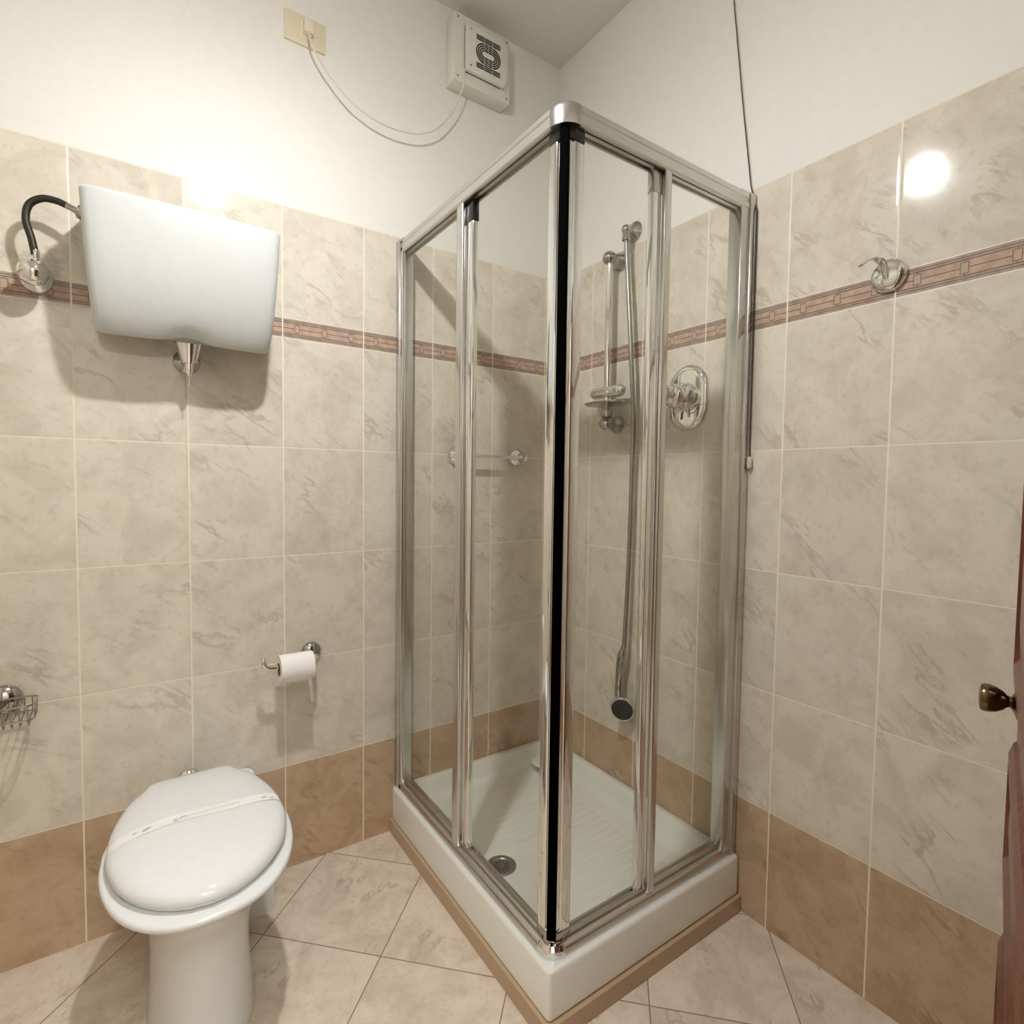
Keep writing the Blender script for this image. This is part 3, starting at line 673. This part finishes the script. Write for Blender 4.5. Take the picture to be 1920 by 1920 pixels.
# ---------------- robe hook ----------------
hk = thing('robe_hook', 'chrome disc robe hook on the decorative border of the right wall', 'hook', (0, -1.207, 1.709))
MB().lathe([(.0375, 0), (.0375, .004), (.036, .009), (.031, .014), (.022, .0175), (.001, .0195)], (-.0005, -1.207, 1.709), (-1, 0, 0), 48).build('flange', M['chrome'], hk)
ar = MB(); cl = [(-.018, -1.2075, 1.698), (-.024, -1.2065, 1.712), (-.027, -1.2045, 1.728), (-.035, -1.199, 1.739), (-.050, -1.191, 1.741), (-.064, -1.184, 1.735), (-.076, -1.179, 1.724)]
rg = []; cs = [Vector(c_) for c_ in spl(cl, 5)] if False else [Vector(c_) for c_ in cl]
for i, c_ in enumerate(cs):
    tg = (cs[min(i + 1, len(cs) - 1)] - cs[max(i - 1, 0)]).normalized(); sd_ = Vector((.3, 1, 0)).normalized(); n_ = tg.cross(sd_).normalized()
    wd = (.005, .007, .009, .011, .011, .010, .007)[i]
    rg.append([c_ + sd_ * wd * math.cos(2 * PI * k / 16) + n_ * .0024 * math.sin(2 * PI * k / 16) for k in range(16)])
ar.loft(rg); ar.build('hook_arm', M['chrome'], hk, angle=60)

# ---------------- emergency pull cord ----------------
pc = thing('pull_cord', 'thin dark pull cord on the right wall beside the shower frame with small toggle', 'pull cord', (-.01, -.876, 1.29))
MB().tube([(-.006, -.752, 2.872), (-.006, -.785, 2.60), (-.006, -.823, 2.30), (-.006, -.857, 2.055), (-.005, -.8775, 1.98), (-.005, -.8785, 1.31)], .0014, 8, smooth=False).build('cord', M['cord'], pc)
MB().lathe([(.0045, 0), (.007, .003), (.0075, .026), (.005, .031)], (-.0085, -.881, 1.306), (0, 0, -1), 16).build('toggle', M['ivory2'], pc)
MB().lathe([(.022, 0), (.022, .004), (.008, .012), (.004, .014)], (-.0235, -.750, H - .0005), (0, 0, -1), 24).build('ceiling_rose', M['plastic'], pc)

# ---------------- extractor fan, socket, cable ----------------
fan = thing('extractor_fan', 'white square extractor fan box high on the wall with dark slotted vent', 'extractor fan', (-.39, 0, 2.70))
FX0, FX1, FZ0, FZ1, FD = -.508, -.280, 2.597, 2.822, .060
MB().box((FX0, -FD, FZ0), (FX1, -.0005, FZ1), bev=.003, seg=2).build('housing', M['plastic'], fan)
CXa, CXb, CZa, CZb = -.470, -.300, 2.634, 2.790
MB().prism([(CXa, CZa), (CXb - .016, CZa), (CXb - .006, CZa + .02), (CXb, CZa + .06), (CXb, CZb - .05), (CXb - .008, CZb - .012), (CXb - .02, CZb), (CXa, CZb)], -FD - .018, -FD - .005, 'y', bev=.002, seg=2).build('cover', M['plastic'], fan)
MB().box((CXa + .002, -FD - .006, CZa + .002), (CXb - .024, -FD, CZb - .003)).build('cover_shadow_gap', M['dark'], fan)  # dark slab standing in for the shadow line behind the cover
vg = MB(); vy = -FD - .018; vx0, vx1 = -.4325, -.3330; gx = (vx0 + vx1) / 2; gz = 2.7115
def slot(x0, x1, z, h_=.0036): vg.box((x0, vy - .0012, z - h_ / 2), (x1, vy + .001, z + h_ / 2))
def seg3(x0, x1, z):
    n_ = 3; wd = (x1 - x0) / n_
    for k in range(n_): slot(x0 + wd * k + .0010, x0 + wd * (k + 1) - .0010, z)
for k in range(3): seg3(vx0, vx1, 2.7645 - .0062 * k)
for k in range(3): seg3(vx0, vx1, 2.6715 - .0062 * k)
def arc(hl, r0, r1, a0, a1):
    for sgn in (1, -1):
        q = []; n_ = 10
        for k in range(n_ + 1): a = a0 + (a1 - a0) * k / n_; q.append((gx + sgn * (hl + r1 * math.cos(a)), gz + r1 * math.sin(a)))
        for k in range(n_, -1, -1): a = a0 + (a1 - a0) * k / n_; q.append((gx + sgn * (hl + r0 * math.cos(a)), gz + r0 * math.sin(a)))
        vg.prism(q, vy - .0012, vy + .001, 'y')
for r_ in (.0120, .0190, .0260, .0330):
    hl = .016
    arc(hl, r_ - .0024, r_ + .0016, -PI / 2 + .06, PI / 2 - .06)
    for z in (gz + r_ - .0004, gz - r_ + .0004):
        slot(gx - hl + .001, gx - .001, z, .004); slot(gx + .001, gx + hl - .001, z, .004)
vg.build('vent_slots', M['dark'], fan, smooth=False, label='black slotted oval vent pattern')
for x, z in ((FX0 + .014, FZ0 + .016), (FX1 - .014, FZ0 + .016), (FX0 + .014, FZ1 - .014), (FX1 - .014, FZ1 - .014)):
    MB().lathe([(.0034, 0), (.0030, .0012), (.001, .0016)], (x, -FD, z), (0, -1, 0), 12).build('screw', M['steel'], fan)
for x, z in ((CXa + .018, CZa + .020), (CXa + .018, CZb - .016)):
    MB().lathe([(.0030, 0), (.0026, .0012), (.001, .0016)], (x, -FD - .018, z), (0, -1, 0), 12).build('screw', M['steel'], fan)
so = thing('wall_socket', 'ivory rectangular electric socket plate high on the white wall', 'socket', (-.983, 0, 2.57))
MB().box((-1.043, -.008, 2.527), (-.924, .0045, 2.6125), bev=.002, seg=2).build('cover_plate', M['ivory'], so)
MB().box((-.9985, -.0095, 2.545), (-.9660, -.0075, 2.593), bev=.0006, seg=1).build('socket_insert', M['ivory2'], so)
fc = thing('fan_cable', 'cream plugged-in cable sagging from the socket to the extractor fan', 'cable', (-.98, -.02, 2.55))
MB().prism([(-.9915, 2.556), (-.9645, 2.556), (-.9645, 2.592), (-.9915, 2.592)], -.030, -.0098, 'y', bev=.002).build('plug', M['ivory2'], fc)
MB().tube([(-.978, -.022, 2.562), (-.981, -.035, 2.548), (-.979, -.042, 2.528), (-.969, -.048, 2.496), (-.929, -.050, 2.446), (-.866, -.050, 2.394), (-.790, -.050, 2.366), (-.710, -.050, 2.360), (-.630, -.050, 2.376), (-.562, -.050, 2.420), (-.505, -.052, 2.498), (-.478, -.058, 2.566), (-.472, -.0645, 2.600), (-.470, -.0645, 2.640)], .0026, 10).build('cable', M['cable'], fc)

# ---------------- pendant lamp (above the frame, gives the light) ----------------
lp = thing('pendant_lamp', 'round opal glass pendant lamp hanging from the ceiling', 'lamp', (LAMP.x, LAMP.y, H))
MB().sphere(LAMP, .055, seg=40).build('lamp_globe', M['lamp'], lp)
MB().lathe([(.05, 0), (.05, .01), (.02, .028), (.004, .03), (.004, H - LAMP.z - .09), (.025, H - LAMP.z - .085), (.028, H - LAMP.z - .045)], (LAMP.x, LAMP.y, H - .0005), (0, 0, -1), 24).build('lamp_holder', M['plastic'], lp)
